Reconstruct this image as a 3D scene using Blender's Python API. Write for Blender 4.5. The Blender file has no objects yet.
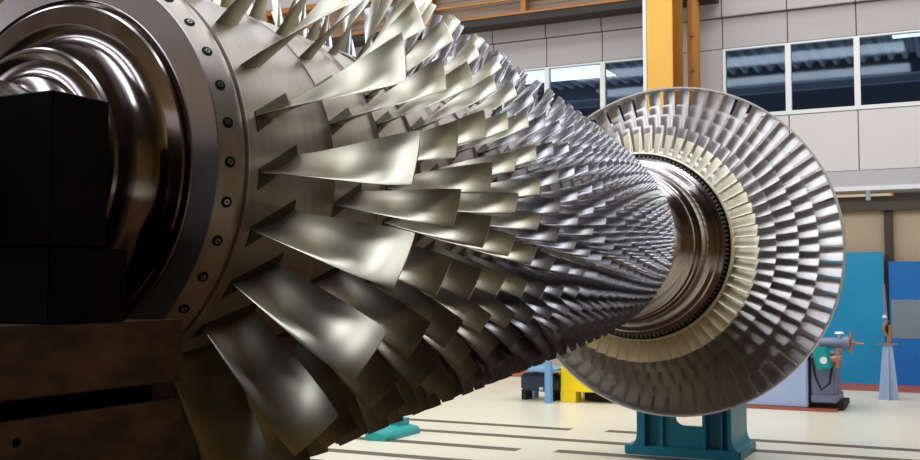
import bpy, bmesh, math, random
from mathutils import Vector, Matrix
random.seed(7)
PI = math.pi
sc = bpy.context.scene
COL = sc.collection

# ------------------------------------------------------------------ camera
F_PX, YAW, PITCH = 1032.6, 26.085, 3.289
CAM = Vector((2.822, -10.892, 1.85))
cd = bpy.data.cameras.new('camera')
cam = bpy.data.objects.new('camera', cd)
COL.objects.link(cam)
cd.sensor_width = 36.0
cd.lens = F_PX / 920 * 36.0
cd.clip_end = 200
cam.location = CAM
cam.rotation_euler = (math.radians(90 + PITCH), 0, math.radians(YAW))
sc.camera = cam

# ------------------------------------------------------------------ world, lights, exposure
w = bpy.data.worlds.new('world'); sc.world = w; w.use_nodes = True
w.node_tree.nodes['Background'].inputs[0].default_value = (0.55, 0.62, 0.72, 1)
w.node_tree.nodes['Background'].inputs[1].default_value = 0.25

def area(name, loc, rot, sx, sy, power, color):
    ld = bpy.data.lights.new(name, 'AREA'); ld.shape = 'RECTANGLE'
    ld.size = sx; ld.size_y = sy; ld.energy = power; ld.color = color
    o = bpy.data.objects.new(name, ld); o.location = loc
    o.rotation_euler = tuple(math.radians(a) for a in rot)
    COL.objects.link(o); return o

COOL = (0.84, 0.925, 1.0)
WARM = (1.0, 0.90, 0.74)
for ys in (-9.0, -5.0, -1.0, 3.0, 7.0):
    area('skylight_light', (-3.0, ys, 10.8), (0, 0, 0), 18.0, 1.7, 480, COOL)
area('skylight_light', (0.5, 5.0, 10.8), (0, 0, 0), 10.0, 4.0, 200, WARM)
area('skylight_light', (-5.5, -17.0, 10.8), (0, 0, 0), 13.0, 1.7, 340, COOL)
area('skylight_light', (-5.5, -13.0, 10.8), (0, 0, 0), 13.0, 1.7, 340, COOL)
area('recess_light', (0, 9.0, 3.5), (55, 0, 0), 30.0, 0.3, 170, (1.0, 0.93, 0.82))
area('left_window_light', (-17.6, -7.0, 6.2), (0, -90, 0), 6.0, 28.0, 1300, COOL)
area('front_fill_light', (-11.0, -25.6, 5.0), (90, 0, 180), 13.0, 3.6, 290, COOL)  # added fill on the unseen front wall, brightens disc face and blades
area('gallery_fill_light', (0, 12.8, 4.3), (180, 0, 0), 30.0, 1.5, 320, (0.9, 0.95, 1.0))  # added fill hidden below the sill, brightens the deck behind the windows

sc.view_settings.view_transform = 'Standard'
sc.view_settings.look = 'None'
sc.view_settings.gamma = 1.0
sc.view_settings.use_curve_mapping = False
sc.view_settings.exposure = 0.26

# ------------------------------------------------------------------ materials
def lin(r, g, b):
    f = lambda c: (c / 255) / 12.92 if c / 255 <= 0.04045 else ((c / 255 + 0.055) / 1.055) ** 2.4
    return (f(r), f(g), f(b), 1)

MATS = {}
def mat(name, rgb, rough=0.5, metal=0.0, noise=0.0, nscale=8.0, stretch=None, rnoise=0.0, bump=0.0, rgb2=None, coat=0.0, spec=0.5):
    m = bpy.data.materials.new(name); m.use_nodes = True
    nt = m.node_tree; b = nt.nodes['Principled BSDF']
    b.inputs['Roughness'].default_value = rough
    b.inputs['Metallic'].default_value = metal
    b.inputs['Coat Weight'].default_value = coat
    b.inputs['Specular IOR Level'].default_value = spec
    c = lin(*rgb)
    b.inputs['Base Color'].default_value = c
    if noise or rgb2 or rnoise or bump:
        tc = nt.nodes.new('ShaderNodeTexCoord'); mp = nt.nodes.new('ShaderNodeMapping')
        nt.links.new(tc.outputs['Object'], mp.inputs['Vector'])
        if stretch: mp.inputs['Scale'].default_value = stretch
        n = nt.nodes.new('ShaderNodeTexNoise'); n.inputs['Scale'].default_value = nscale
        n.inputs['Detail'].default_value = 5
        nt.links.new(mp.outputs['Vector'], n.inputs['Vector'])
        if noise or rgb2:
            r = nt.nodes.new('ShaderNodeValToRGB')
            r.color_ramp.elements[0].position = 0.32; r.color_ramp.elements[1].position = 0.68
            if rgb2: c2 = lin(*rgb2)
            else: c2 = tuple(max(0, v * (1 - noise)) for v in c[:3]) + (1,)
            r.color_ramp.elements[0].color = c2; r.color_ramp.elements[1].color = c
            nt.links.new(n.outputs['Fac'], r.inputs['Fac'])
            nt.links.new(r.outputs['Color'], b.inputs['Base Color'])
        if rnoise:
            mr = nt.nodes.new('ShaderNodeMapRange')
            mr.inputs['To Min'].default_value = max(0.02, rough - rnoise); mr.inputs['To Max'].default_value = rough + rnoise
            nt.links.new(n.outputs['Fac'], mr.inputs['Value']); nt.links.new(mr.outputs['Result'], b.inputs['Roughness'])
        if bump:
            bp = nt.nodes.new('ShaderNodeBump'); bp.inputs['Strength'].default_value = bump; bp.inputs['Distance'].default_value = 0.01
            nt.links.new(n.outputs['Fac'], bp.inputs['Height']); nt.links.new(bp.outputs['Normal'], b.inputs['Normal'])
    MATS[name] = m
    return m

M_blade = mat('compressor_steel', (194, 187, 170), 0.30, 1.0)
M_blade2 = mat('compressor_steel_rear', (164, 159, 162), 0.26, 1.0)
M_root = mat('blade_root_steel', (74, 60, 28), 0.5, 0.7, 0.2, 12)
M_drum = mat('rotor_drum_steel', (170, 154, 144), 0.40, 0.75, 0.15, 4, (1, 6, 1), 0.06)
M_shaft = mat('polished_shaft_steel', (168, 156, 154), 0.16, 1.0, 0.12, 5, (1, 14, 1), 0.05)
M_disc = mat('ground_disc_steel', (172, 160, 160), 0.34, 0.95, 0.10, 5, (1, 14, 1), 0.05)
M_flange = mat('flange_steel', (184, 168, 158), 0.38, 0.75, 0.2, 9, None, 0.05)
M_bolt = mat('bolt_steel', (170, 164, 156), 0.25, 1.0)
M_bolthole = mat('bolt_recess', (26, 22, 20), 0.6, 0.6)
M_tblade = mat('turbine_blade_alloy', (196, 188, 186), 0.30, 0.85, 0.1, 6, None, 0.04)
M_cream = mat('cream_coating', (250, 240, 212), 0.30, 0.35, 0.10, 6, None, 0.05)
M_shroud = mat('shroud_ring_steel', (226, 220, 214), 0.42, 0.4, 0.1, 8)
M_teeth = mat('fir_tree_roots', (132, 124, 120), 0.4, 0.9)
M_black = mat('black_recess', (14, 13, 13), 0.7)
M_block = mat('dark_iron', (16, 12, 9), 0.7, 0.0, 0.4, 7, None, 0.08, 0.05, spec=0.05)
M_slab = mat('rusty_steel_slab', (98, 68, 42), 0.65, 0.0, spec=0.2, nscale=6, stretch=(1, 1, 2.2), rnoise=0.1, bump=0.08, rgb2=(54, 36, 22))
M_slot = mat('slab_spacer', (52, 42, 33), 0.6, 0.4, 0.3, 6)
M_floor = mat('floor_epoxy', (226, 216, 194), 0.30, 0.0, 0.07, 0.7, None, 0.06)
M_rail = mat('floor_slot', (112, 98, 88), 0.45, 0.5, 0.2, 3)
M_red = mat('red_floor_paint', (176, 88, 66), 0.5, 0, 0.12, 2)
M_panel = mat('wall_panel', (176, 167, 166), 0.55, 0.0, 0.06, 1.2, (0.3, 1, 5))
M_panel2 = mat('wall_panel_lower', (214, 206, 204), 0.5, 0.0, 0.04, 1.0)
M_ledge = mat('ledge_paint', (186, 180, 184), 0.5)
M_white = mat('white_frame', (226, 224, 224), 0.45)
M_dark = mat('dark_recess_paint', (62, 54, 50), 0.6, 0, 0.2, 2)
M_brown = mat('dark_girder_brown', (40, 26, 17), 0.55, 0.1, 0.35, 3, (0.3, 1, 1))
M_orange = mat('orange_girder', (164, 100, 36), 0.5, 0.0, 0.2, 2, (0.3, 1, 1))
M_girderweb = mat('weathered_girder_web', (158, 134, 116), 0.55, 0.0, nscale=3, stretch=(0.15, 1, 6), rgb2=(120, 94, 74))
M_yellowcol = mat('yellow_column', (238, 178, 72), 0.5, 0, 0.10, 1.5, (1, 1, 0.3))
M_yellowdark = mat('ochre_and_shaded_yellow', (178, 116, 36), 0.5, 0, 0.25, 2, (1, 1, 0.4))  # ochre of the stay column; also painted shade on the crane column
M_beige = mat('beige_wall', (190, 176, 154), 0.6, 0, 0.08, 1.0)
M_blue1 = mat('blue_panel', (20, 150, 204), 0.45, 0, 0.10, 1.5)
M_blue2 = mat('deep_blue_panel', (14, 112, 196), 0.45, 0, 0.08, 1.5)
M_grey = mat('grey_band', (120, 136, 150), 0.5)
M_teal = mat('teal_paint', (4, 122, 150), 0.38, 0, 0.12, 4)
M_teal2 = mat('bright_teal_paint', (22, 150, 148), 0.35)
M_lav = mat('lavender_enamel', (168, 182, 216), 0.42, 0, 0.06, 2)
M_lavdark = mat('grey_blue_enamel', (118, 126, 150), 0.45, 0, 0.1, 3)
M_lightblue = mat('light_blue_paint', (108, 160, 204), 0.42)
M_yellow = mat('bright_yellow_paint', (250, 216, 8), 0.4)
M_rust = mat('copper_hook', (176, 124, 100), 0.45, 0.4)
M_engine = mat('dark_machine_blue', (44, 58, 80), 0.45, 0.2, 0.2, 5)
M_metal = mat('bare_steel', (180, 178, 178), 0.3, 0.9)
M_hallwall = mat('hall_wall', (128, 100, 58), 0.7, 0, 0.15, 0.6)
M_hallwall_dark = mat('hall_front_wall', (122, 94, 44), 0.7, 0, 0.2, 0.5)
M_ceil = mat('hall_ceiling', (96, 80, 58), 0.8, 0, 0.2, 0.6)
M_deck = mat('corrugated_deck', (120, 126, 138), 0.5, 0.1)
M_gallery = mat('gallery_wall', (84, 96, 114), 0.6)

def emit_mat(name, rgb, strength):
    m = bpy.data.materials.new(name); m.use_nodes = True
    b = m.node_tree.nodes['Principled BSDF']
    b.inputs['Base Color'].default_value = (0.8, 0.8, 0.8, 1)
    b.inputs['Emission Color'].default_value = rgb + (1,)
    b.inputs['Emission Strength'].default_value = strength
    return m
M_lamp = emit_mat('lit_skylight', (1.0, 1.0, 1.0), 1.9)

def glass_mat():
    m = bpy.data.materials.new('window_glass'); m.use_nodes = True
    nt = m.node_tree; nt.nodes.remove(nt.nodes['Principled BSDF'])
    out = nt.nodes['Material Output']
    t = nt.nodes.new('ShaderNodeBsdfTransparent'); t.inputs[0].default_value = (0.62, 0.72, 0.82, 1)
    g = nt.nodes.new('ShaderNodeBsdfGlossy'); g.inputs['Roughness'].default_value = 0.03; g.inputs[0].default_value = (0.9, 0.95, 1, 1)
    mx = nt.nodes.new('ShaderNodeMixShader'); fr = nt.nodes.new('ShaderNodeFresnel'); fr.inputs[0].default_value = 1.5
    nt.links.new(fr.outputs[0], mx.inputs[0]); nt.links.new(t.outputs[0], mx.inputs[1]); nt.links.new(g.outputs[0], mx.inputs[2])
    nt.links.new(mx.outputs[0], out.inputs[0])
    return m
M_glass = glass_mat()

# ------------------------------------------------------------------ mesh helpers
class MB:
    def __init__(s): s.bm = bmesh.new()
    def box(s, x0, x1, y0, y1, z0, z1, bev=0.0):
        b = bmesh.new()
        v = [b.verts.new((x, y, z)) for x in (x0, x1) for y in (y0, y1) for z in (z0, z1)]
        for f in ((0, 1, 3, 2), (4, 6, 7, 5), (0, 4, 5, 1), (2, 3, 7, 6), (0, 2, 6, 4), (1, 5, 7, 3)):
            b.faces.new([v[i] for i in f])
        bmesh.ops.recalc_face_normals(b, faces=b.faces)
        if bev: bmesh.ops.bevel(b, geom=b.edges[:], offset=bev, segments=2, affect='EDGES')
        s.add(b); return s
    def add(s, b, mtx=None):
        if mtx is not None: b.transform(mtx)
        me = bpy.data.meshes.new('tmp'); b.to_mesh(me); b.free(); s.bm.from_mesh(me); bpy.data.meshes.remove(me)
    def cyl(s, p0, p1, r0, r1=None, n=20, caps=True):
        r1 = r0 if r1 is None else r1
        p0, p1 = Vector(p0), Vector(p1); d = p1 - p0
        b = bmesh.new()
        bmesh.ops.create_cone(b, cap_ends=caps, segments=n, radius1=r0, radius2=r1, depth=d.length)
        q = Vector((0, 0, 1)).rotation_difference(d.normalized())
        s.add(b, Matrix.Translation((p0 + p1) / 2) @ q.to_matrix().to_4x4()); return s
    def tube(s, pts, r, n=10):
        pts = [Vector(p) for p in pts]; rings = []
        for i, p in enumerate(pts):
            a = (pts[min(i + 1, len(pts) - 1)] - pts[max(i - 1, 0)]).normalized()
            q = Vector((0, 0, 1)).rotation_difference(a)
            rings.append([s.bm.verts.new(p + q @ Vector((r * math.cos(2 * PI * k / n), r * math.sin(2 * PI * k / n), 0))) for k in range(n)])
        for A, B in zip(rings, rings[1:]):
            for k in range(n): s.bm.faces.new((A[k], A[(k + 1) % n], B[(k + 1) % n], B[k]))
        s.bm.faces.new(rings[0][::-1]); s.bm.faces.new(rings[-1]); return s
    def prism(s, poly, axis, a0, a1, bev=0.0):
        """poly: list of 2-D points; extruded along axis 'x' or 'y' or 'z'"""
        def P(p, a):
            return {'x': (a, p[0], p[1]), 'y': (p[0], a, p[1]), 'z': (p[0], p[1], a)}[axis]
        b = bmesh.new()
        A = [b.verts.new(P(p, a0)) for p in poly]; B = [b.verts.new(P(p, a1)) for p in poly]
        n = len(poly)
        for i in range(n): b.faces.new((A[i], A[(i + 1) % n], B[(i + 1) % n], B[i]))
        b.faces.new(A[::-1]); b.faces.new(B)
        bmesh.ops.recalc_face_normals(b, faces=b.faces)
        if bev: bmesh.ops.bevel(b, geom=b.edges[:], offset=bev, segments=1, affect='EDGES')
        s.add(b); return s
    def lathe(s, prof, n=192, close=False, a0=0.0, a1=2 * PI):
        """prof: (y, r) list, revolved about the Y axis"""
        rings = []
        full = abs(a1 - a0 - 2 * PI) < 1e-6
        m = n if full else n + 1
        for y, r in prof:
            rings.append([s.bm.verts.new((r * math.cos(a0 + (a1 - a0) * k / n), y, r * math.sin(a0 + (a1 - a0) * k / n))) for k in range(m)])
        pairs = list(zip(rings, rings[1:]))
        if close: pairs.append((rings[-1], rings[0]))
        for A, B in pairs:
            for k in range(n): s.bm.faces.new((A[k], A[(k + 1) % m], B[(k + 1) % m], B[k]))
        return s
    def build(s, name, m, parent=None, smooth=False, recalc=True, angle=35):
        if recalc: bmesh.ops.recalc_face_normals(s.bm, faces=s.bm.faces)
        me = bpy.data.meshes.new(name); s.bm.to_mesh(me); s.bm.free()
        me.materials.append(m)
        if smooth:
            me.polygons.foreach_set('use_smooth', [True] * len(me.polygons))
            me.set_sharp_from_angle(angle=math.radians(angle))
        o = bpy.data.objects.new(name, me); COL.objects.link(o)
        if parent: o.parent = parent
        return o

def tag(o, label=None, cat=None, group=None, kind=None):
    if label: o['label'] = label
    if cat: o['category'] = cat
    if group: o['group'] = group
    if kind: o['kind'] = kind
    return o
def empty(name, loc, label, cat, group=None):
    o = bpy.data.objects.new(name, None); o.location = loc; o.empty_display_size = 0.2
    COL.objects.link(o); return tag(o, label, cat, group)
def struct(o): o['kind'] = 'structure'; return o
def bx(name, m, parent, *a, bev=0.0): return MB().box(*a, bev=bev).build(name, m, parent)

# ------------------------------------------------------------------ hall shell
struct(bx('floor', M_floor, None, -18, 18, -26, 13.0, -0.2, 0))
struct(bx('ceiling', M_ceil, None, -18, 18, -26, 17.5, 11.0, 11.2))
struct(bx('wall_left', M_hallwall, None, -18.2, -18, -26, 17.5, 0, 11))
struct(bx('wall_right', M_hallwall, None, 18, 18.2, -26, 17.5, 0, 11))
struct(bx('wall_front', M_hallwall_dark, None, -18, 18, -26.2, -26, 0, 11))
struct(bx('wall_back', M_beige, None, -18, 18, 11.2, 11.4, 0, 3.9))
struct(bx('baseboard_back', M_white, None, -18, 18, 11.0, 11.2, 0, 0.05))
struct(bx('trim_1', M_red, None, -18, 18, 9.4, 11.0, 0.0, 0.004))
# slots sunk in the floor
slots = [(-9, -1.92, 2.12), (-1.45, 16, 2.2), (-12, -0.55, 1.2), (-0.5, 16, 1.38), (-12, -1.87, 0.22), (-1.45, 16, 0.34), (-12, 16, -0.75)]
for i, (x0, x1, y) in enumerate(slots):
    struct(bx('trim_%d' % (i + 2), M_rail, None, x0, x1, y - 0.10, y + 0.10, 0.0, 0.003))

# gallery front above the recess: panels, windows, ledge
YF = 8.5
PW = 1.178
mb = MB()
def panel_row(mb, x0, x1, z0, z1, dy=0.0, t=0.12):
    k0 = math.floor(x0 / PW + 1e-6); k1 = math.ceil(x1 / PW - 1e-6)
    for k in range(k0, k1):
        a, b = max(x0, k * PW), min(x1, (k + 1) * PW)
        if b - a > 0.03: mb.box(a + 0.008, b - 0.008, YF + dy, YF + dy + t, z0, z1, bev=0.006)
XL, XR = -15 * PW, 15 * PW
panel_row(mb, XL, XR, 6.955, 10.98, -0.07, 0.19)
panel_row(mb, XL, XR, 6.36, 6.94)
solid = [(-2 * PW, -1 * PW)]
panel_row(mb, -2 * PW, -1 * PW, 5.02, 6.35)
mb.box(XL, XR, YF + 0.13, YF + 0.2, 6.36, 11.0)
mb.box(-2 * PW, -1 * PW, YF + 0.13, YF + 0.2, 5.02, 6.36)
struct(mb.build('wall_back_upper', M_panel))
mb = MB(); panel_row(mb, XL, XR, 3.95, 5.02); mb.box(XL, XR, YF + 0.13, YF + 0.2, 3.95, 5.02)
struct(mb.build('wall_back_parapet', M_panel2))
mb = MB(); mb.box(XL, XR, YF - 0.04, YF + 0.2, 3.64, 3.94, bev=0.01); mb.box(XL, XR, YF + 0.2, 11.4, 3.72, 3.94)
struct(mb.build('trim_10', M_ledge))
struct(bx('trim_11', M_white, None, XL, XR, YF - 0.06, YF + 0.0, 3.585, 3.66))
# windows
n = 0
for k in list(range(-8, -2)) + list(range(-1, 6)):
    n += 1
    x0, x1, z0, z1 = k * PW, (k + 1) * PW, 5.03, 6.35
    f = MB()
    t = 0.05
    f.box(x0, x0 + t, YF - 0.01, YF + 0.1, z0, z1); f.box(x1 - t, x1, YF - 0.01, YF + 0.1, z0, z1)
    f.box(x0 + t, x1 - t, YF - 0.01, YF + 0.1, z0, z0 + 0.07); f.box(x0 + t, x1 - t, YF - 0.01, YF + 0.1, z1 - 0.03, z1)
    fo = struct(f.build('window_%d' % n, M_white))
    bx('pane', M_glass, fo, x0 + t, x1 - t, YF + 0.055, YF + 0.065, z0 + 0.07, z1 - 0.03)
# room behind the gallery windows
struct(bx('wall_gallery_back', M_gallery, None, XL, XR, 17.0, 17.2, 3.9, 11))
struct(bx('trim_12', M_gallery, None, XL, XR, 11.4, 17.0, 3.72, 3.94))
mb = MB()
poly = []
xx = XL; pitch = 0.27
top = []
while xx < XR:
    top += [(xx, 6.62), (xx + 0.08, 6.62), (xx + 0.13, 6.74), (xx + 0.22, 6.74)]
    xx += pitch
bmx = mb.bm
lo = [bmx.verts.new((x, YF + 0.25, z)) for x, z in top]; hi = [bmx.verts.new((x, 12.2, z)) for x, z in top]
for i in range(len(top) - 1): bmx.faces.new((lo[i], lo[i + 1], hi[i + 1], hi[i]))
struct(mb.build('ceiling_gallery', M_deck))
struct(bx('trim_13', M_gallery, None, XL, XR, 12.2, 12.5, 6.35, 6.8))
struct(bx('trim_14', M_deck, None, XL, XR, 14.0, 14.2, 6.5, 6.7))

# recess under the gallery
struct(bx('trim_15', M_dark, None, XL, XR, 10.55, 10.75, 3.38, 3.55))
struct(bx('trim_16', M_dark, None, XL, XR, 10.9, 11.2, 3.44, 3.72))

# ------------------------------------------------------------------ the rotor
AX_Z = 2.261
rotor = empty('gas_turbine_rotor', (0, -3.5, AX_Z), 'long bladed steel turbine rotor with a big finned disc at its far end', 'turbine rotor')
OFF = -(-3.5)
def child(o):
    o.parent = rotor; o.location.y = OFF; return o
def px(p):
    """photo position of a world point, only used to choose which blades show largest"""
    ya, pi_ = math.radians(YAW), math.radians(PITCH)
    v = p - CAM
    fx, fy = -math.sin(ya), math.cos(ya)
    rt = v.x * fy - v.y * fx
    fw = v.x * fx + v.y * fy
    dep = fw * math.cos(pi_) + v.z * math.sin(pi_)
    up = -fw * math.sin(pi_) + v.z * math.cos(pi_)
    return 460 + F_PX * rt / dep, 230 - F_PX * up / dep, dep

# shaft, front part: journal, steps, groove, disc face
shaft_prof = [(-9.75, 0.0), (-9.75, 0.25), (-9.73, 0.265), (-8.56, 0.265), (-8.53, 0.255), (-8.50, 0.255), (-8.47, 0.275), (-8.45, 0.30),
              (-8.43, 0.309), (-8.425, 0.315), (-8.415, 0.34), (-8.415, 0.365), (-8.43, 0.383), (-8.44, 0.388), (-8.44, 0.397), (-8.43, 0.404), (-8.40, 0.404)]
for i in range(13):
    a = PI / 2 * i / 12
    shaft_prof.append((-8.40 + 0.115 * math.sin(a), 0.404 + 0.085 * (1 - math.cos(a))))
shaft_prof += [(-8.285, 0.498), (-8.295, 0.505), (-8.31, 0.509), (-8.32, 0.515), (-8.322, 0.57), (-8.318, 0.577), (-8.285, 0.579), (-8.28, 0.583), (-8.285, 0.594), (-8.31, 0.597)]
child(MB().lathe(shaft_prof, 256).build('shaft_end', M_shaft, None, True, angle=25))
child(MB().lathe([(-8.31, 0.597), (-8.306, 0.60), (-8.302, 0.698), (-8.298, 0.701)], 256).build('disc_face', M_disc, None, True, angle=25))
# flange ring with bolts
fl = child(MB().lathe([(-8.298, 0.701), (-8.294, 0.703), (-8.235, 0.730), (-8.222, 0.733), (-8.212, 0.733), (-8.208, 0.725), (-8.196, 0.725), (-8.194, 0.737), (-8.18, 0.737)], 256).build('flange_ring', M_flange, None, True, angle=20))
tilt = math.atan2(0.059, 0.027)
bolt_mesh = None
def bolt_parts():
    # axis along local +X = outward normal of the chamfer
    b = MB()
    b.cyl((-0.006, 0, 0), (0.006, 0, 0), 0.0105, 0.0095, 16)
    return b
nrm = Vector((0.059, -0.027, 0)).normalized()    # at phi=0 the chamfer faces outwards and upstream
b0 = None
for k in range(35):
    phi = math.radians(-0.3 + k * 360 / 35)
    base = Vector((0.7165, -8.2645, 0))
    if b0 is None:
        q = Vector((1, 0, 0)).rotation_difference(nrm).to_matrix().to_4x4()
        s1 = MB(); s1.cyl((-0.004, 0, 0), (0.0012, 0, 0), 0.0185, 0.0185, 20)
        s2 = MB(); s2.cyl((-0.002, 0, 0), (0.005, 0, 0), 0.0105, 0.009, 16)
        s3 = MB(); s3.cyl((0.0, 0, 0), (0.0056, 0, 0), 0.0045, 0.0045, 6)
        for s in (s1, s2, s3): s.bm.transform(Matrix.Translation(base) @ q)
        r0 = s1.build('flange_bolt', M_bolthole); h0 = s2.build('bolt_head', M_bolt, None, True); k0 = s3.build('hex_socket', M_bolthole)
        b0 = (r0, h0, k0); trio = b0
    else:
        trio = tuple(o.copy() for o in b0)
        for o in trio: COL.objects.link(o)
    trio[0].parent = rotor; trio[0].location.y = OFF; trio[0].rotation_euler = (0, -phi, 0)
    for o in trio[1:]: o.parent = trio[0]; o.location = (0, 0, 0); o.rotation_euler = (0, 0, 0)

# compressor drum
def lerp_tab(tab, t):
    for (a, va), (b, vb) in zip(tab, tab[1:]):
        if t <= b: return va + (vb - va) * max(0, (t - a)) / (b - a)
    return tab[-1][1]
HUB = [(-8.3, 0.737), (-6.0, 0.730), (-4.5, 0.705), (-2.6, 0.655)]
TIP = [(-8.03, 1.268), (-7.5, 1.185), (-6.83, 1.13), (-6.3, 1.086), (-5.3, 1.008), (-4.3, 0.932), (-3.3, 0.838), (-2.7, 0.742)]
stage_t = [-8.03, -7.585, -7.225, -6.905, -6.57, -6.25, -5.92, -5.60, -5.32, -5.08, -4.85, -4.62, -4.40, -4.18, -3.97, -3.76, -3.56, -3.36, -3.17, -2.99, -2.82]
counts = [24, 30, 34, 40, 44, 48, 52, 56, 60, 63, 66, 69, 72, 74, 76, 78, 80, 82, 84, 86, 88]
prof = []
for i, t in enumerate(stage_t):
    nxt = stage_t[i + 1] if i + 1 < len(stage_t) else t + 0.17
    ca = 0.24 * (nxt - t) / 0.445
    a, b = t - ca / 2, t + ca / 2
    if i == 0: a = -8.18
    r = lerp_tab(HUB, t)
    prof += [(a, r - 0.004), (a + 0.003, r), (b - 0.003, r), (b, r - 0.004)]
    prof += [(b + 0.004, r - 0.012), (nxt - 0.24 * (nxt - t) / 0.445 / 2 - 0.006, r - 0.014)]
child(MB().lathe(prof, 192).build('rotor_drum', M_drum, None, True, angle=20))
# centre section between compressor and turbine, flaring to the turbine disc
cen = [(-2.74, 0.63), (-2.70, 0.615), (-2.5, 0.585), (-2.2, 0.575), (-2.05, 0.585), (-1.95, 0.61), (-1.88, 0.65), (-1.84, 0.675), (-1.80, 0.68), (-1.72, 0.68),
       (-1.70, 0.69), (-1.69, 0.715), (-1.66, 0.722), (-1.56, 0.726), (-1.50, 0.74), (-1.46, 0.765), (-1.44, 0.80), (-1.42, 0.812), (-1.33, 0.815), (-1.32, 0.83), (-1.31, 0.845)]
child(MB().lathe(cen, 192).build('centre_shaft', M_shaft, None, True, angle=25))
# ring of blade roots in front of the first turbine row
mb = MB(); mb.lathe([(-1.31, 0.845), (-1.235, 0.848), (-1.235, 0.885), (-1.26, 0.888)], 128)
child(mb.build('root_groove', M_black))
mb = MB()
for k in range(128):
    a = 2 * PI * k / 128
    b = bmesh.new()
    pts = [(0.838, -0.013), (0.868, -0.010), (0.874, 0), (0.868, 0.010), (0.838, 0.013)]
    A = [b.verts.new((r, -1.315, s)) for r, s in pts]; B = [b.verts.new((r, -1.24, s)) for r, s in pts]
    for i in range(5): b.faces.new((A[i], A[(i + 1) % 5], B[(i + 1) % 5], B[i]))
    b.faces.new(A)
    mb.add(b, Matrix.Rotation(-a, 4, 'Y'))
child(mb.build('root_teeth', M_teeth))
# turbine drum behind the rows, end disc and rear journal
tdr = [(-1.262, 0.886), (-1.268, 0.892), (-1.262, 0.905), (-1.20, 0.908), (-1.02, 0.93), (-0.98, 0.90), (-0.92, 0.96), (-0.70, 0.99), (-0.66, 0.95), (-0.62, 1.02), (-0.42, 1.05), (-0.36, 1.0),
       (-0.32, 1.08), (-0.12, 1.12), (-0.06, 1.08), (-0.02, 1.15), (0.22, 1.18), (0.24, 1.16), (0.24, 0.55), (0.30, 0.46), (0.42, 0.40), (1.7, 0.40), (1.72, 0.38), (1.72, 0.0)]
child(MB().lathe(tdr[:4], 192).build('cream_rim', M_cream, None, True, angle=30))
child(MB().lathe(tdr[3:], 128).build('turbine_drum', M_tblade, None, True, angle=30))
child(MB().lathe([(-0.06, 1.736), (-0.06, 1.752), (0.09, 1.752), (0.09, 1.736)], 256, close=True).build('shroud_ring', M_shroud, None, True, angle=30))

# blades: sections stacked along the radius; local axes: X radial (phi=0), Y along the rotor, Z tangential
def blade_bm(tc, r0, r1, ca0, ct0, ca1, ct1, th0, th1, cam0, cam1, nspan, nsec, lean=0.0, twist_pow=0.7, sweep=0.0, platform=None):
    bm = bmesh.new()
    rings = []
    for i in range(nspan + 1):
        u = i / nspan
        r = r0 + (r1 - r0) * u
        k = u ** twist_pow
        L0, L1 = math.hypot(ca0, ct0), math.hypot(ca1, ct1)
        g0, g1 = math.atan2(ct0, ca0), math.atan2(ct1, ca1)
        L = L0 + (L1 - L0) * k; g = g0 + (g1 - g0) * k
        th = th0 + (th1 - th0) * u; cm = cam0 + (cam1 - cam0) * u
        ea, et = math.cos(g), math.sin(g)
        na, ntg = -et, ea
        ring = []
        def pt(x, side):
            c = L * (x - 0.5)
            y = cm * L * 4 * x * (1 - x)
            t = th * 0.5 * (2.6 * math.sqrt(max(x, 0)) * (1 - x) * 0.75 + 0.06 * x + 0.10 * (1 - abs(2 * x - 1)))
            y += side * t
            a = c * ea + y * na; s = c * et + y * ntg + lean * u
            ang = s / r
            return bm.verts.new((r * math.cos(ang), tc + a + sweep * u, r * math.sin(ang)))
        xs = [0.5 - 0.5 * math.cos(PI * j / nsec) for j in range(nsec + 1)]
        for x in xs: ring.append(pt(x, 1))
        for x in xs[-1:0:-1]: ring.append(pt(x, -1))
        rings.append(ring)
    m = len(rings[0])
    for A, B in zip(rings, rings[1:]):
        for j in range(m): bm.faces.new((A[j], A[(j + 1) % m], B[(j + 1) % m], B[j]))
    bm.faces.new(rings[-1]); bm.faces.new(rings[0][::-1])
    bmesh.ops.recalc_face_normals(bm, faces=bm.faces)
    return bm

stage_spec = []
N = len(stage_t)
for i, t in enumerate(stage_t):
    r0, r1 = lerp_tab(HUB, t) - 0.012, lerp_tab(TIP, t)
    nxt = stage_t[i + 1] if i + 1 < N else t + 0.17
    gap = nxt - t
    pt_ = 2 * PI * r1 / counts[i]
    ca0 = 0.46 * gap; ct0 = ca0 * 0.41
    ct1 = 0.50 * pt_ + 0.02; ca1 = ct1 * 0.33
    if i > 2: ct1 = 0.52 * pt_; ca1 = ct1 * 0.42; ct0 = 0.7 * ct1
    if i > 5: ct1 = 0.46 * pt_; ca1 = ct1 * 0.50; ct0 = 0.75 * ct1
    sc_ = gap / 0.445
    stage_spec.append(dict(tc=t, r0=r0, r1=r1, ca0=ca0, ct0=ct0, ca1=ca1, ct1=ct1, th0=0.018 * (0.4 + 0.6 * sc_), th1=0.008 * (0.4 + 0.6 * sc_), cam0=-0.10, cam1=-0.03,
                           lean=-0.02 * sc_, twist_pow=1.5 if i < 2 else 1.0))

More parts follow.
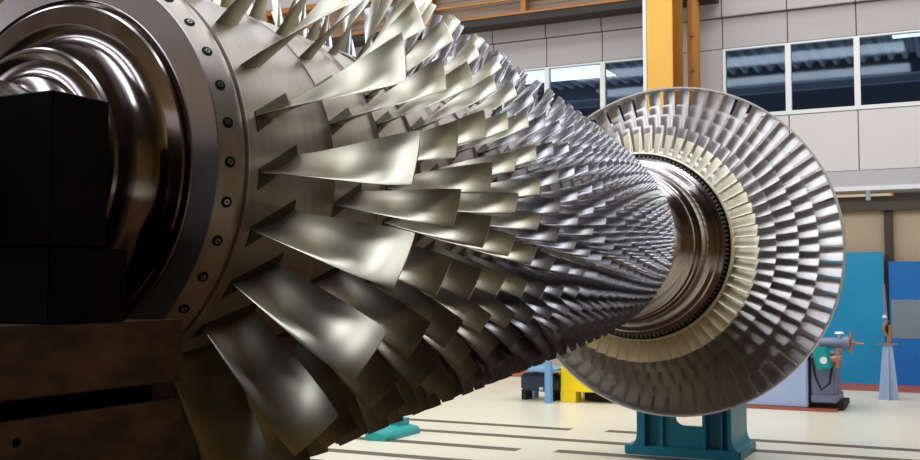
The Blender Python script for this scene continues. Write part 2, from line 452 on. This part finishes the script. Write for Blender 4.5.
score = []
for i, sp in enumerate(stage_spec):
    for k in range(counts[i]):
        ph = math.radians(-0.5 + (k + (i * 0.618) % 1.0) * 360 / counts[i]) if i else math.radians(1.2 + k * 15.0)
        e = Vector((math.cos(ph), 0, math.sin(ph)))
        base = Vector((0, sp['tc'], AX_Z))
        pm = base + e * (sp['r0'] * 0.35 + sp['r1'] * 0.65)
        X, Y, D = px(pm)
        Xt, Yt, _ = px(base + e * sp['r1'])
        vis = e.dot((CAM - pm).normalized())
        ok = (-15 < Xt < 935 and -15 < Yt < 475) or (0 < X < 920 and 0 < Y < 460)
        if X < 186 and Y > 90: ok = False
        if vis < -0.12 and not (Yt < 120 and vis > -0.45): ok = False
        area_ = (sp['r1'] - sp['r0']) * (sp['ct1'] + 0.05) / D ** 2 * (0.35 + max(0, vis))
        score.append((area_ if ok else -1, i, k, ph))
score.sort(reverse=True)
chosen = {(i, k) for s, i, k, ph in score[:100] if s > 0}
proto = {}; pad_proto = {}
rest = MB()
for s, i, k, ph in score:
    sp = stage_spec[i]
    if (i, k) in chosen:
        if i not in proto:
            bm = blade_bm(nspan=18, nsec=12, **sp)
            m_ = MB(); m_.bm.free(); m_.bm = bm
            o = m_.build('compressor_blade', M_blade if i < 5 else M_blade2, None, True, angle=50); proto[i] = o
            # olive platform wedge at the root
            k_ = sp['ca0'] / 0.205; ax = 0.109 * k_
            q = MB(); R = sp['r0'] + 0.0145
            b = bmesh.new()
            cs = [(-ax, -0.100 * k_), (ax, 0.020 * k_), (ax, 0.080 * k_), (-ax, -0.028 * k_)]
            T_, B_ = [], []
            for e0, e1 in ((0, 3), (1, 2)):
                for L_, R_ in ((T_, R), (B_, R - 0.02)):
                    L_.append([b.verts.new((R_ * math.cos(z / R_), sp['tc'] + cs[e0][0], R_ * math.sin(z / R_))) for z in [cs[e0][1] + (cs[e1][1] - cs[e0][1]) * m / 8 for m in range(9)]])
            for m in range(8):
                b.faces.new((T_[0][m], T_[1][m], T_[1][m + 1], T_[0][m + 1]))
                for e in (0, 1): b.faces.new((T_[e][m], T_[e][m + 1], B_[e][m + 1], B_[e][m]))
            for m in (0, 8): b.faces.new((T_[0][m], T_[1][m], B_[1][m], B_[0][m]))
            q.add(b)
            pad_proto[i] = q.build('root_platform', M_root)
            c, p_ = o, pad_proto[i]
        else:
            c = proto[i].copy(); COL.objects.link(c)
            p_ = pad_proto[i].copy(); COL.objects.link(p_)
        c.parent = rotor; c.location = (0, OFF, 0); c.rotation_euler = (0, -ph, 0)
        p_.parent = c; p_.location = (0, 0, 0); p_.rotation_euler = (0, 0, 0)
    else:
        bm = blade_bm(nspan=6 if i < 8 else 4, nsec=6 if i < 8 else 4, **sp)
        for fc in bm.faces: fc.material_index = 0 if i < 5 else 1
        rest.add(bm, Matrix.Rotation(-ph, 4, 'Y'))
o = child(rest.build('compressor_blading', M_blade, None, True, recalc=False, angle=50))
o['kind'] = 'stuff'; o.data.materials.append(M_blade2)

# first turbine row: cream coated blades
sp = dict(tc=-1.13, r0=0.895, r1=1.11, ca0=0.15, ct0=0.090, ca1=0.15, ct1=0.112, th0=0.032, th1=0.028, cam0=-0.04, cam1=-0.04, twist_pow=1.0)
NB = 64
m_ = MB(); m_.bm.free(); m_.bm = blade_bm(nspan=5, nsec=10, **sp)
c0 = None
for k in range(NB):
    if c0 is None: c0 = m_.build('coated_turbine_blade', M_cream, None, True, angle=50); c0['label'] = 'cream coated blade of the innermost turbine row'; c = c0
    else: c = c0.copy(); COL.objects.link(c)
    c.parent = rotor; c.location = (0, OFF, 0); c.rotation_euler = (0, -math.radians(1.5 + k * 360 / NB), 0)
# grey rows
rows = [dict(tc=-0.84, r0=0.96, r1=1.225, n=64, ct=0.122), dict(tc=-0.53, r0=1.02, r1=1.385, n=65, ct=0.138), dict(tc=-0.23, r0=1.08, r1=1.535, n=66, ct=0.150), dict(tc=0.07, r0=1.14, r1=1.742, n=66, ct=0.166)]
tl = []
for ri, R in enumerate(rows):
    R['sp'] = dict(tc=R['tc'], r0=R['r0'], r1=R['r1'], ca0=0.09, ct0=R['ct'] * 0.8, ca1=0.068, ct1=R['ct'] * 0.89, th0=0.016, th1=0.014, cam0=-0.03, cam1=-0.025, twist_pow=1.0)
    for k in range(R['n']):
        ph = math.radians([0.0, 2.8, 0.9, 3.4][ri] + k * 360 / R['n'])
        p = Vector((R['r1'] * math.cos(ph), R['tc'], AX_Z + R['r1'] * math.sin(ph)))
        X, Y, D = px(p)
        hid = X < 600 and Y < 330
        tl.append((ri + (-3 if hid else 0) - D * 0.01, ri, k, ph))
tl.sort(reverse=True)
rest = MB(); tp = {}
for j, (s, ri, k, ph) in enumerate(tl):
    spx = rows[ri]['sp']
    if j < 100:
        if ri not in tp:
            m_ = MB(); m_.bm.free(); m_.bm = blade_bm(nspan=6, nsec=10, **spx)
            c = tp[ri] = m_.build('turbine_blade', M_tblade, None, True, angle=50)
        else: c = tp[ri].copy(); COL.objects.link(c)
        c.parent = rotor; c.location = (0, OFF, 0); c.rotation_euler = (0, -ph, 0)
    else:
        rest.add(blade_bm(nspan=4, nsec=8, **spx), Matrix.Rotation(-ph, 4, 'Y'))
o = child(rest.build('turbine_blading', M_tblade, None, True, recalc=False, angle=50)); o['kind'] = 'stuff'

# ------------------------------------------------------------------ supports of the rotor
tag(bx('floor_darkener', M_slab, None, -7.0, 6.0, -20.0, -1.5, 0.0, 0.03, bev=0.008), 'unseen dark brown sheet added on the floor to darken reflections in the near half of the rotor', 'reflection darkener')  # added out of view so the lower blades mirror a dark floor
# dark bearing block with a half-round saddle for the journal
XB = 0.6
def saddle(x1, z0, ztop, rr, n=16):
    p = [(-x1, z0), (x1, z0), (x1, ztop), (rr, ztop), (rr, AX_Z)]
    for i in range(1, n): a = PI * i / n; p.append((rr * math.cos(a), AX_Z - rr * math.sin(a)))
    return p + [(-rr, AX_Z), (-rr, ztop), (-x1, ztop)]
blk = empty('bearing_block', (0, -8.75, 1.757), 'black iron bearing block holding the near end of the rotor shaft', 'bearing block')
o = MB().prism(saddle(XB, 1.968, 2.394, 0.267), 'y', -8.876, -8.667, bev=0.004).build('saddle', M_block)
o.parent = blk; o.location = (0, 8.75, -1.757)
o = MB().box(-XB, XB, -8.876, -8.585, 1.757, 1.967, bev=0.004).build('foot', M_block); o.parent = blk; o.location = (0, 8.75, -1.757)
def slab(name, z0, z1, label, hole=None, y1=-8.34):
    b = MB(); b.box(-0.8, XB, -9.7, y1, z0, z1, bev=0.004)
    o = b.build(name, M_slab)
    if hole:
        cb = MB(); cb.cyl((XB - 0.08, hole[0], hole[1]), (XB + 0.05, hole[0], hole[1]), hole[2], None, 24)
        c = cb.build('cutter', M_black)
        md = o.modifiers.new('hole', 'BOOLEAN'); md.object = c; md.operation = 'DIFFERENCE'; md.solver = 'EXACT'
        dg = bpy.context.evaluated_depsgraph_get()
        me = bpy.data.meshes.new_from_object(o.evaluated_get(dg)); o.modifiers.clear(); o.data = me
        bpy.data.objects.remove(c)
    return tag(o, label, 'steel slab')
slab('support_slab', 1.562, 1.755, 'upper rusty brown steel slab directly under the black bearing block')
slab('support_slab', 1.06, 1.508, 'lower rusty brown steel slab with a round hole, under the dark gap', hole=(-8.968, 1.452, 0.014))
for y0, y1, lab in ((-8.44, -8.36, 'short spacer bar in the gap between the brown slabs, end nearest the blades'),):
    tag(bx('spacer_bar', M_slot, None, -0.7, XB - 0.03, y0, y1, 1.508, 1.562), lab, 'spacer')
tag(bx('spacer_bar', M_block, None, -0.7, XB - 0.16, -9.6, -8.46, 1.508, 1.562), 'long black spacer set deep in the gap between the brown slabs', 'spacer')
tag(bx('support_plinth', M_slab, None, -0.75, XB - 0.05, -9.65, -8.4, 0.03, 1.06, bev=0.01), 'brown plinth standing on the floor under the lower slab', 'plinth')

# teal stand under the turbine end
st = empty('rotor_stand', (0, 1.05, 0), 'teal cast iron stand under the big turbine disc', 'stand')
LO = (0, -1.05, 0)
def sp_(o): o.parent = st; o.location = LO; return o
sp_(MB().box(-0.69, 0.60, 0.50, 1.42, 0.0, 0.10, bev=0.012).build('base_plate', M_teal))
def flare(x_in, x_out, x_foot, z0, z1, s):
    p = [(s * x_in, z0), (s * x_foot, z0)]
    for i in range(1, 7):
        a = PI / 2 * i / 6
        p.append((s * (x_foot - (x_foot - x_out) * math.sin(a)), z0 + 0.16 * (1 - math.cos(a))))
    return p + [(s * x_out, z1), (s * x_in, z1)]
for s in (-1, 1):
    c = MB()
    c.prism(flare(0.46, 0.55 if s < 0 else 0.50, 0.62 if s < 0 else 0.57, 0.10, 1.30, s), 'y', 0.52, 1.40)
    sp_(c.build('side_plate', M_teal))
    c = MB()
    for y in (0.64, 0.9, 1.24, 1.375):
        c.prism(flare(0.22 if s > 0 else (0.24 if y < 0.7 else 0.44), 0.54 if s < 0 else 0.49, 0.54 if s < 0 else 0.49, 0.10, 1.30, s), 'y', y, y + 0.03)
    sp_(c.build('rib', M_teal))
    c = MB(); xi = 0.205 * s if s > 0 else -0.27
    c.box(xi - 0.02, xi + 0.02, 0.52, 1.45 if s > 0 else 0.60, 0.10, 1.30, bev=0.006)
    sp_(c.build('inner_plate', M_teal))
    sp_(MB().box(0.385 * s - 0.015, 0.385 * s + 0.015, 0.56, 0.66, 0.10, 1.30, bev=0.005).build('stiffener', M_teal)) if s > 0 else None
web = [(-0.28, 0.10), (0.22, 0.10), (0.22, 0.34), (-0.03, 0.34)]
for i in range(0, 7):
    a = PI / 2 * i / 6
    web.append((-0.03 - 0.10 * math.sin(a), 0.34 + 0.10 * (1 - math.cos(a))))
web += [(-0.13, 0.62), (-0.28, 0.62)]
sp_(MB().prism(web, 'y', 0.57, 0.62).build('cross_web', M_teal))
def saddle2(x1, z0, ztop, rr, n=16):
    p = [(-x1, z0), (x1, z0), (x1, ztop), (math.sqrt(rr**2 - (AX_Z - ztop)**2), ztop)]
    a0 = math.asin((AX_Z - ztop) / rr)
    for i in range(1, n): a = a0 + (PI - 2 * a0) * i / n; p.append((rr * math.cos(a), AX_Z - rr * math.sin(a)))
    return p + [(-math.sqrt(rr**2 - (AX_Z - ztop)**2), ztop), (-x1, ztop)]
sp_(MB().prism(saddle2(0.52, 1.30, 2.1, 0.402), 'y', 0.60, 1.44, bev=0.005).build('saddle', M_teal))

# small teal clamp on the floor under the compressor
cl = empty('floor_clamp', (-3.68, 0.5, 0), 'small teal clamp block lying on the floor below the compressor blades', 'clamp')
def cp(o): o.parent = cl; o.location = (3.68, -0.5, 0); return o
cp(MB().prism([(-3.86, 0.0), (-3.56, 0.0), (-3.56, 0.05), (-3.60, 0.09), (-3.78, 0.12), (-3.86, 0.12)], 'y', 0.10, 0.98, bev=0.006).build('clamp_body', M_teal2))
cp(MB().box(-3.88, -3.76, 0.08, 0.24, 0.10, 0.17, bev=0.008).build('front_lug', M_teal2))
cp(MB().box(-3.86, -3.72, 0.70, 0.98, 0.10, 0.19, bev=0.008).build('rear_lug', M_teal2))

# ------------------------------------------------------------------ crane girder and columns
gd = empty('crane_girder', (-10, 8.1, 7.19), 'long brown and orange crane girder running in front of the wall at upper left', 'girder')
def gp(o): o.parent = gd; o.location = (10, -8.1, -7.19); return o
GX0, GX1 = -17.9, -1.2
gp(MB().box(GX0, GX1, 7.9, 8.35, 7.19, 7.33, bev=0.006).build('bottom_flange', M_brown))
gp(MB().box(GX0, GX1, 7.88, 7.93, 7.335, 7.385, bev=0.004).build('edge_strip', M_orange))
gp(MB().box(GX0, GX1, 8.08, 8.14, 7.33, 8.02).build('web', M_girderweb))
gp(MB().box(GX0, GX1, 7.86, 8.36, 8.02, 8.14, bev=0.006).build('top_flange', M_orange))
xs = -4.98
k = -6
for k in range(-5, 3):
    x = -4.98 + 2.1 * k
    if GX0 < x < GX1: gp(MB().box(x - 0.05, x + 0.05, 7.9, 8.08, 7.385, 8.02).build('stiffener', M_orange))
gp(MB().box(GX0, GX1, 7.96, 8.0, 7.66, 7.70).build('mid_rail', M_yellowdark))

ca = empty('crane_column', (-1.99, 7.2, 0), 'bright yellow steel crane column rising behind the top of the turbine disc', 'column')
def cpp(o): o.parent = ca; o.location = (1.99, -7.2, 0); return o
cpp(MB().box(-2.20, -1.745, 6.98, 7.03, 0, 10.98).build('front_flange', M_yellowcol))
cpp(MB().box(-2.01, -1.95, 7.03, 7.72, 0, 10.98).build('web', M_yellowdark))  # shaded side of the yellow column put into a darker colour
cpp(MB().box(-2.20, -1.745, 7.72, 7.77, 0, 10.98).build('rear_flange', M_yellowdark))  # same painted shade as the web
tag(MB().box(-2.285, -2.215, 7.0, 7.10, 0, 10.98, bev=0.01).build('cable_duct', M_white), 'pale cable duct running up the left side of the yellow column', 'cable duct')
cb = empty('stay_column', (-1.6, 8.0, 0), 'narrow dark ochre column just right of the yellow column', 'column')
o = MB().cyl((-1.60, 7.98, 0), (-1.60, 7.98, 10.98), 0.115, None, 24).build('post', M_yellowdark, None, True); o.parent = cb; o.location = (1.6, -8, 0)
o = MB().box(-1.78, -1.42, 7.8, 8.16, 0, 0.04).build('foot_plate', M_yellowdark); o.parent = cb; o.location = (1.6, -8, 0)
for z in (5.2, 5.85, 6.5):
    o = MB().box(-1.635, -1.565, 7.835, 7.865, z, z + 0.06, bev=0.008).build('bracket', M_orange); o.parent = cb; o.location = (1.6, -8, 0)

# ------------------------------------------------------------------ recess: pipe, post, blue partitions
pp = empty('wall_pipe', (1.0, 10.0, 3.63), 'pale yellow pipe under the gallery ledge right of the turbine disc', 'pipe')
o = MB().tube([(-6, 10.0, 3.632), (1.6, 10.0, 3.632)], 0.03).build('pipe', M_beige, None, True); o.parent = pp; o.location = (-1, -10, -3.63)
o = MB().cyl((1.60, 10.0, 3.632), (1.64, 10.0, 3.632), 0.042, None, 12).build('end_cap', M_yellowdark); o.parent = pp; o.location = (-1, -10, -3.63)
o = MB().box(1.16, 1.24, 9.96, 10.04, 3.53, 3.72).build('hanger', M_grey); o.parent = pp; o.location = (-1, -10, -3.63)
pst = empty('wall_post', (1.47, 11.1, 0), 'dark brown post against the beige wall between the blue panels', 'post')
o = MB().box(1.395, 1.555, 11.05, 11.2, 0.05, 3.42, bev=0.005).build('post_body', M_dark); o.parent = pst; o.location = (-1.47, -11.1, 0)
o = MB().box(1.36, 1.59, 11.03, 11.2, 3.42, 3.44).build('cap_plate', M_dark); o.parent = pst; o.location = (-1.47, -11.1, 0)
def partition(x0, x1, z1, m, label, band=None, y=10.9):
    e = empty('partition_panel', ((x0 + x1) / 2, y, 0), label, 'partition panel')
    L_ = (-(x0 + x1) / 2, -y, 0)
    o = MB().box(x0 + 0.02, x1 - 0.02, y, y + 0.05, 0.07, z1 - 0.02).build('board', m); o.parent = e; o.location = L_
    f = MB(); f.box(x0, x0 + 0.02, y - 0.01, y + 0.06, 0, z1); f.box(x1 - 0.02, x1, y - 0.01, y + 0.06, 0, z1); f.box(x0 + 0.02, x1 - 0.02, y - 0.01, y + 0.06, z1 - 0.02, z1)
    f.box(x0 + 0.02, x1 - 0.02, y - 0.01, y + 0.06, 0.0, 0.07)
    o = f.build('frame', m); o.parent = e; o.location = L_
    if band:
        o = MB().box(x0 + 0.03, x1 - 0.02, y - 0.006, y, band[0], band[1]).build('grey_band', M_grey); o.parent = e; o.location = L_
partition(-1.6, 1.38, 2.58, M_blue1, 'light blue partition panel right behind the edge of the turbine disc')
partition(1.47, 4.4, 2.39, M_blue2, 'deep blue partition panel with a grey band at the right edge', (0.90, 1.65))

# ------------------------------------------------------------------ shop-floor items
# lavender machine
mc = empty('machine_tool', (0.3, 6.4, 0), 'lavender machine tool with teal motor standing right of the turbine disc', 'machine')
LM = (-0.3, -6.4, 0)
def mp(o, l=None):
    o.parent = mc; o.location = LM
    if l: o['label'] = l
    return o
mp(MB().box(-1.0, 1.02, 5.66, 7.15, 0.0, 0.035, bev=0.005).build('base_plate', M_red), 'red painted base plate')
mp(MB().box(-0.95, 0.60, 5.76, 7.0, 0.035, 0.95, bev=0.02).build('cabinet', M_lav))
c = MB(); c.box(0.64, 0.98, 5.85, 6.7, 0.22, 0.86, bev=0.02); c.box(0.64, 1.02, 5.80, 6.7, 0.12, 0.24, bev=0.015)
mp(c.build('pedestal', M_lavdark))
mp(MB().box(0.58, 1.10, 5.9, 6.8, 0.035, 0.12).build('plinth', M_black))
mp(MB().tube([(0.66, 5.80, 0.8), (0.72, 5.76, 0.5), (0.80, 5.75, 0.32), (0.92, 5.76, 0.42), (0.96, 5.78, 0.7), (0.95, 5.8, 0.85)], 0.018).build('cable', M_black, None, True), 'black cable loop')
c = MB(); c.box(0.45, 0.80, 5.85, 6.6, 0.86, 1.0, bev=0.02); c.cyl((0.6, 6.0, 1.01), (1.13, 6.0, 1.03), 0.085, None, 20)
c.cyl((1.10, 6.0, 1.03), (1.20, 6.0, 1.03), 0.11, None, 20)
mp(c.build('spindle', M_lavdark, None, True))
c = MB(); c.cyl((1.20, 6.0, 1.03), (1.26, 6.0, 1.03), 0.07, 0.05, 16); c.cyl((1.26, 6.0, 1.03), (1.40, 6.0, 1.02), 0.014, None, 10); c.cyl((1.22, 5.93, 0.86), (1.22, 5.97, 1.2), 0.02, None, 10)
mp(c.build('chuck', M_rust, None, True))
c = MB(); c.cyl((1.05, 6.0, 1.10), (1.05, 6.0, 1.18), 0.02, None, 10); c.cyl((1.05, 6.0, 1.17), (1.05, 6.0, 1.20), 0.075, 0.05, 14)
mp(c.build('hand_knob', M_white, None, True))
c = MB()
b = bmesh.new(); bmesh.ops.create_cube(b, size=1.0); bmesh.ops.scale(b, vec=(0.22, 0.26, 0.34), verts=b.verts)
bmesh.ops.bevel(b, geom=b.edges[:], offset=0.03, segments=2, affect='EDGES')
c.add(b, Matrix.Translation((0.84, 5.72, 0.80)) @ Matrix.Rotation(math.radians(-14), 4, 'Y'))
mp(c.build('motor', M_teal2, None, True))
mp(MB().cyl((0.86, 5.595, 0.78), (0.86, 5.585, 0.78), 0.055, None, 16).build('motor_plate', M_white), 'white round plate on the teal motor')
c = MB(); c.cyl((0.95, 5.74, 0.78), (1.10, 5.74, 0.82), 0.06, 0.05, 16); c.cyl((1.04, 5.74, 0.66), (1.06, 5.74, 0.95), 0.05, 0.045, 16)
mp(c.build('coupling', M_rust, None, True))

# lavender trestle post with a hook
tp_ = empty('trestle_post', (1.61, 7.95, 0), 'lavender tapered trestle post with a rod, in front of the blue panels', 'trestle')
LT = (-1.61, -7.95, 0)
def tpp(o): o.parent = tp_; o.location = LT; return o
for s, nm in ((-1, 0), (1, 0)):
    tpp(MB().prism([(1.61 + s * 0.012, 0.0), (1.61 + s * 0.16, 0.0), (1.61 + s * 0.075, 0.92), (1.61 + s * 0.012, 0.92)], 'y', 7.90, 7.93).build('leg', M_lav))
tpp(MB().prism([(7.78, 0.0), (8.12, 0.0), (8.02, 0.92), (7.90, 0.92)], 'x', 1.598, 1.622).build('gusset', M_lav))
tpp(MB().box(1.44, 1.77, 7.86, 8.06, 0.92, 0.945).build('top_plate', M_metal))
c = MB(); c.tube([(1.62, 7.95, 0.945), (1.62, 7.95, 1.06), (1.565, 7.95, 1.12), (1.55, 7.95, 1.20), (1.58, 7.95, 1.27), (1.61, 7.95, 1.33)], 0.028); c.tube([(1.65, 7.95, 0.95), (1.655, 7.95, 1.25)], 0.025)
tpp(c.build('hook', M_rust, None, True))
tpp(MB().tube([(1.60, 7.96, 1.25), (1.565, 7.97, 1.94)], 0.026, 8).build('rod', M_lavdark, None, True))
tpp(MB().cyl((1.575, 7.95, 1.37), (1.575, 7.95, 1.42), 0.04, 0.03, 10).build('rod_collar', M_white, None, True))

# light blue table with post
bt = empty('work_table', (-3.5, 5.2, 0), 'light blue steel work table standing left of the yellow frame', 'table')
LB = (3.5, -5.2, 0)
def btp(o): o.parent = bt; o.location = LB; return o
btp(MB().prism([(-4.05, 5.05), (-3.27, 4.98), (-3.27, 5.75), (-3.9, 5.85)], 'z', 0.50, 0.54).build('table_top', M_lightblue))
for x, y in ((-3.34, 4.97), ):
    btp(MB().box(x - 0.055, x + 0.055, y - 0.03, y + 0.06, 0, 0.68, bev=0.006).build('leg', M_lightblue))
for x, y in ((-3.33, 5.65), (-3.85, 5.7)):
    btp(MB().box(x - 0.04, x + 0.04, y - 0.04, y + 0.04, 0, 0.50, bev=0.006).build('leg', M_lightblue))
eg = empty('pump_unit', (-3.6, 5.4, 0), 'dark pump unit on the floor under the light blue table', 'pump')
def egp(o): o.parent = eg; o.location = (3.6, -5.4, 0); return o
c = MB(); c.box(-3.95, -3.35, 5.25, 5.6, 0.16, 0.44, bev=0.03); c.cyl((-3.7, 5.4, 0.26), (-3.27, 5.4, 0.26), 0.12, None, 16)
egp(c.build('housing', M_engine, None, True))
for x in (-3.9, -3.4): egp(MB().box(x - 0.04, x + 0.04, 5.27, 5.58, 0, 0.17).build('foot', M_black))
egp(MB().cyl((-3.58, 5.24, 0.20), (-3.50, 5.22, 0.20), 0.05, None, 12).build('fitting', M_metal, None, True))
# yellow frame
yf = empty('yellow_fork_frame', (-2.9, 5.5, 0), 'bright yellow steel frame with foot, low behind the turbine disc', 'steel frame')
def yfp(o): o.parent = yf; o.location = (2.9, -5.5, 0); return o
yfp(MB().prism([(-3.24, 0.17), (-2.3, 0.17), (-2.3, 0.28), (-2.75, 0.28), (-3.0, 0.72), (-3.24, 0.72)], 'y', 5.28, 5.34, bev=0.006).build('front_plate', M_yellow))
yfp(MB().box(-3.22, -2.96, 5.22, 5.5, 0.0, 0.18, bev=0.006).build('foot', M_yellow))
yfp(MB().box(-3.22, -2.96, 6.3, 6.6, 0.0, 0.18, bev=0.006).build('foot', M_yellow))
yfp(MB().box(-3.22, -2.3, 5.22, 6.6, 0.18, 0.25, bev=0.006).build('deck', M_yellow))
yfp(MB().box(-3.24, -3.18, 5.34, 6.6, 0.25, 0.7, bev=0.006).build('side_plate', M_yellow))
yfp(MB().box(-2.9, -2.4, 5.5, 6.4, 0.02, 0.14).build('under_tray', M_black))

# lit skylight panes over the gallery room, seen through its windows
def skylight(name, x0, x1, y0, y1, z, label):
    e = empty(name, ((x0 + x1) / 2, (y0 + y1) / 2, z), label, 'skylight')
    L_ = (-(x0 + x1) / 2, -(y0 + y1) / 2, -z)
    o = MB().box(x0, x1, y0, y1, z, z + 0.03).build('lit_pane', M_lamp); o.parent = e; o.location = L_
    f = MB(); f.box(x0 - 0.05, x0, y0, y1, z - 0.02, z + 0.05); f.box(x1, x1 + 0.05, y0, y1, z - 0.02, z + 0.05)
    o = f.build('frame', M_deck); o.parent = e; o.location = L_
skylight('gallery_skylight', -7.6, -4.0, 9.0, 11.0, 6.58, 'lit skylight seen through the left gallery windows')
skylight('gallery_skylight', 1.7, 5.0, 8.85, 9.9, 6.55, 'lit skylight seen through the rightmost gallery window')
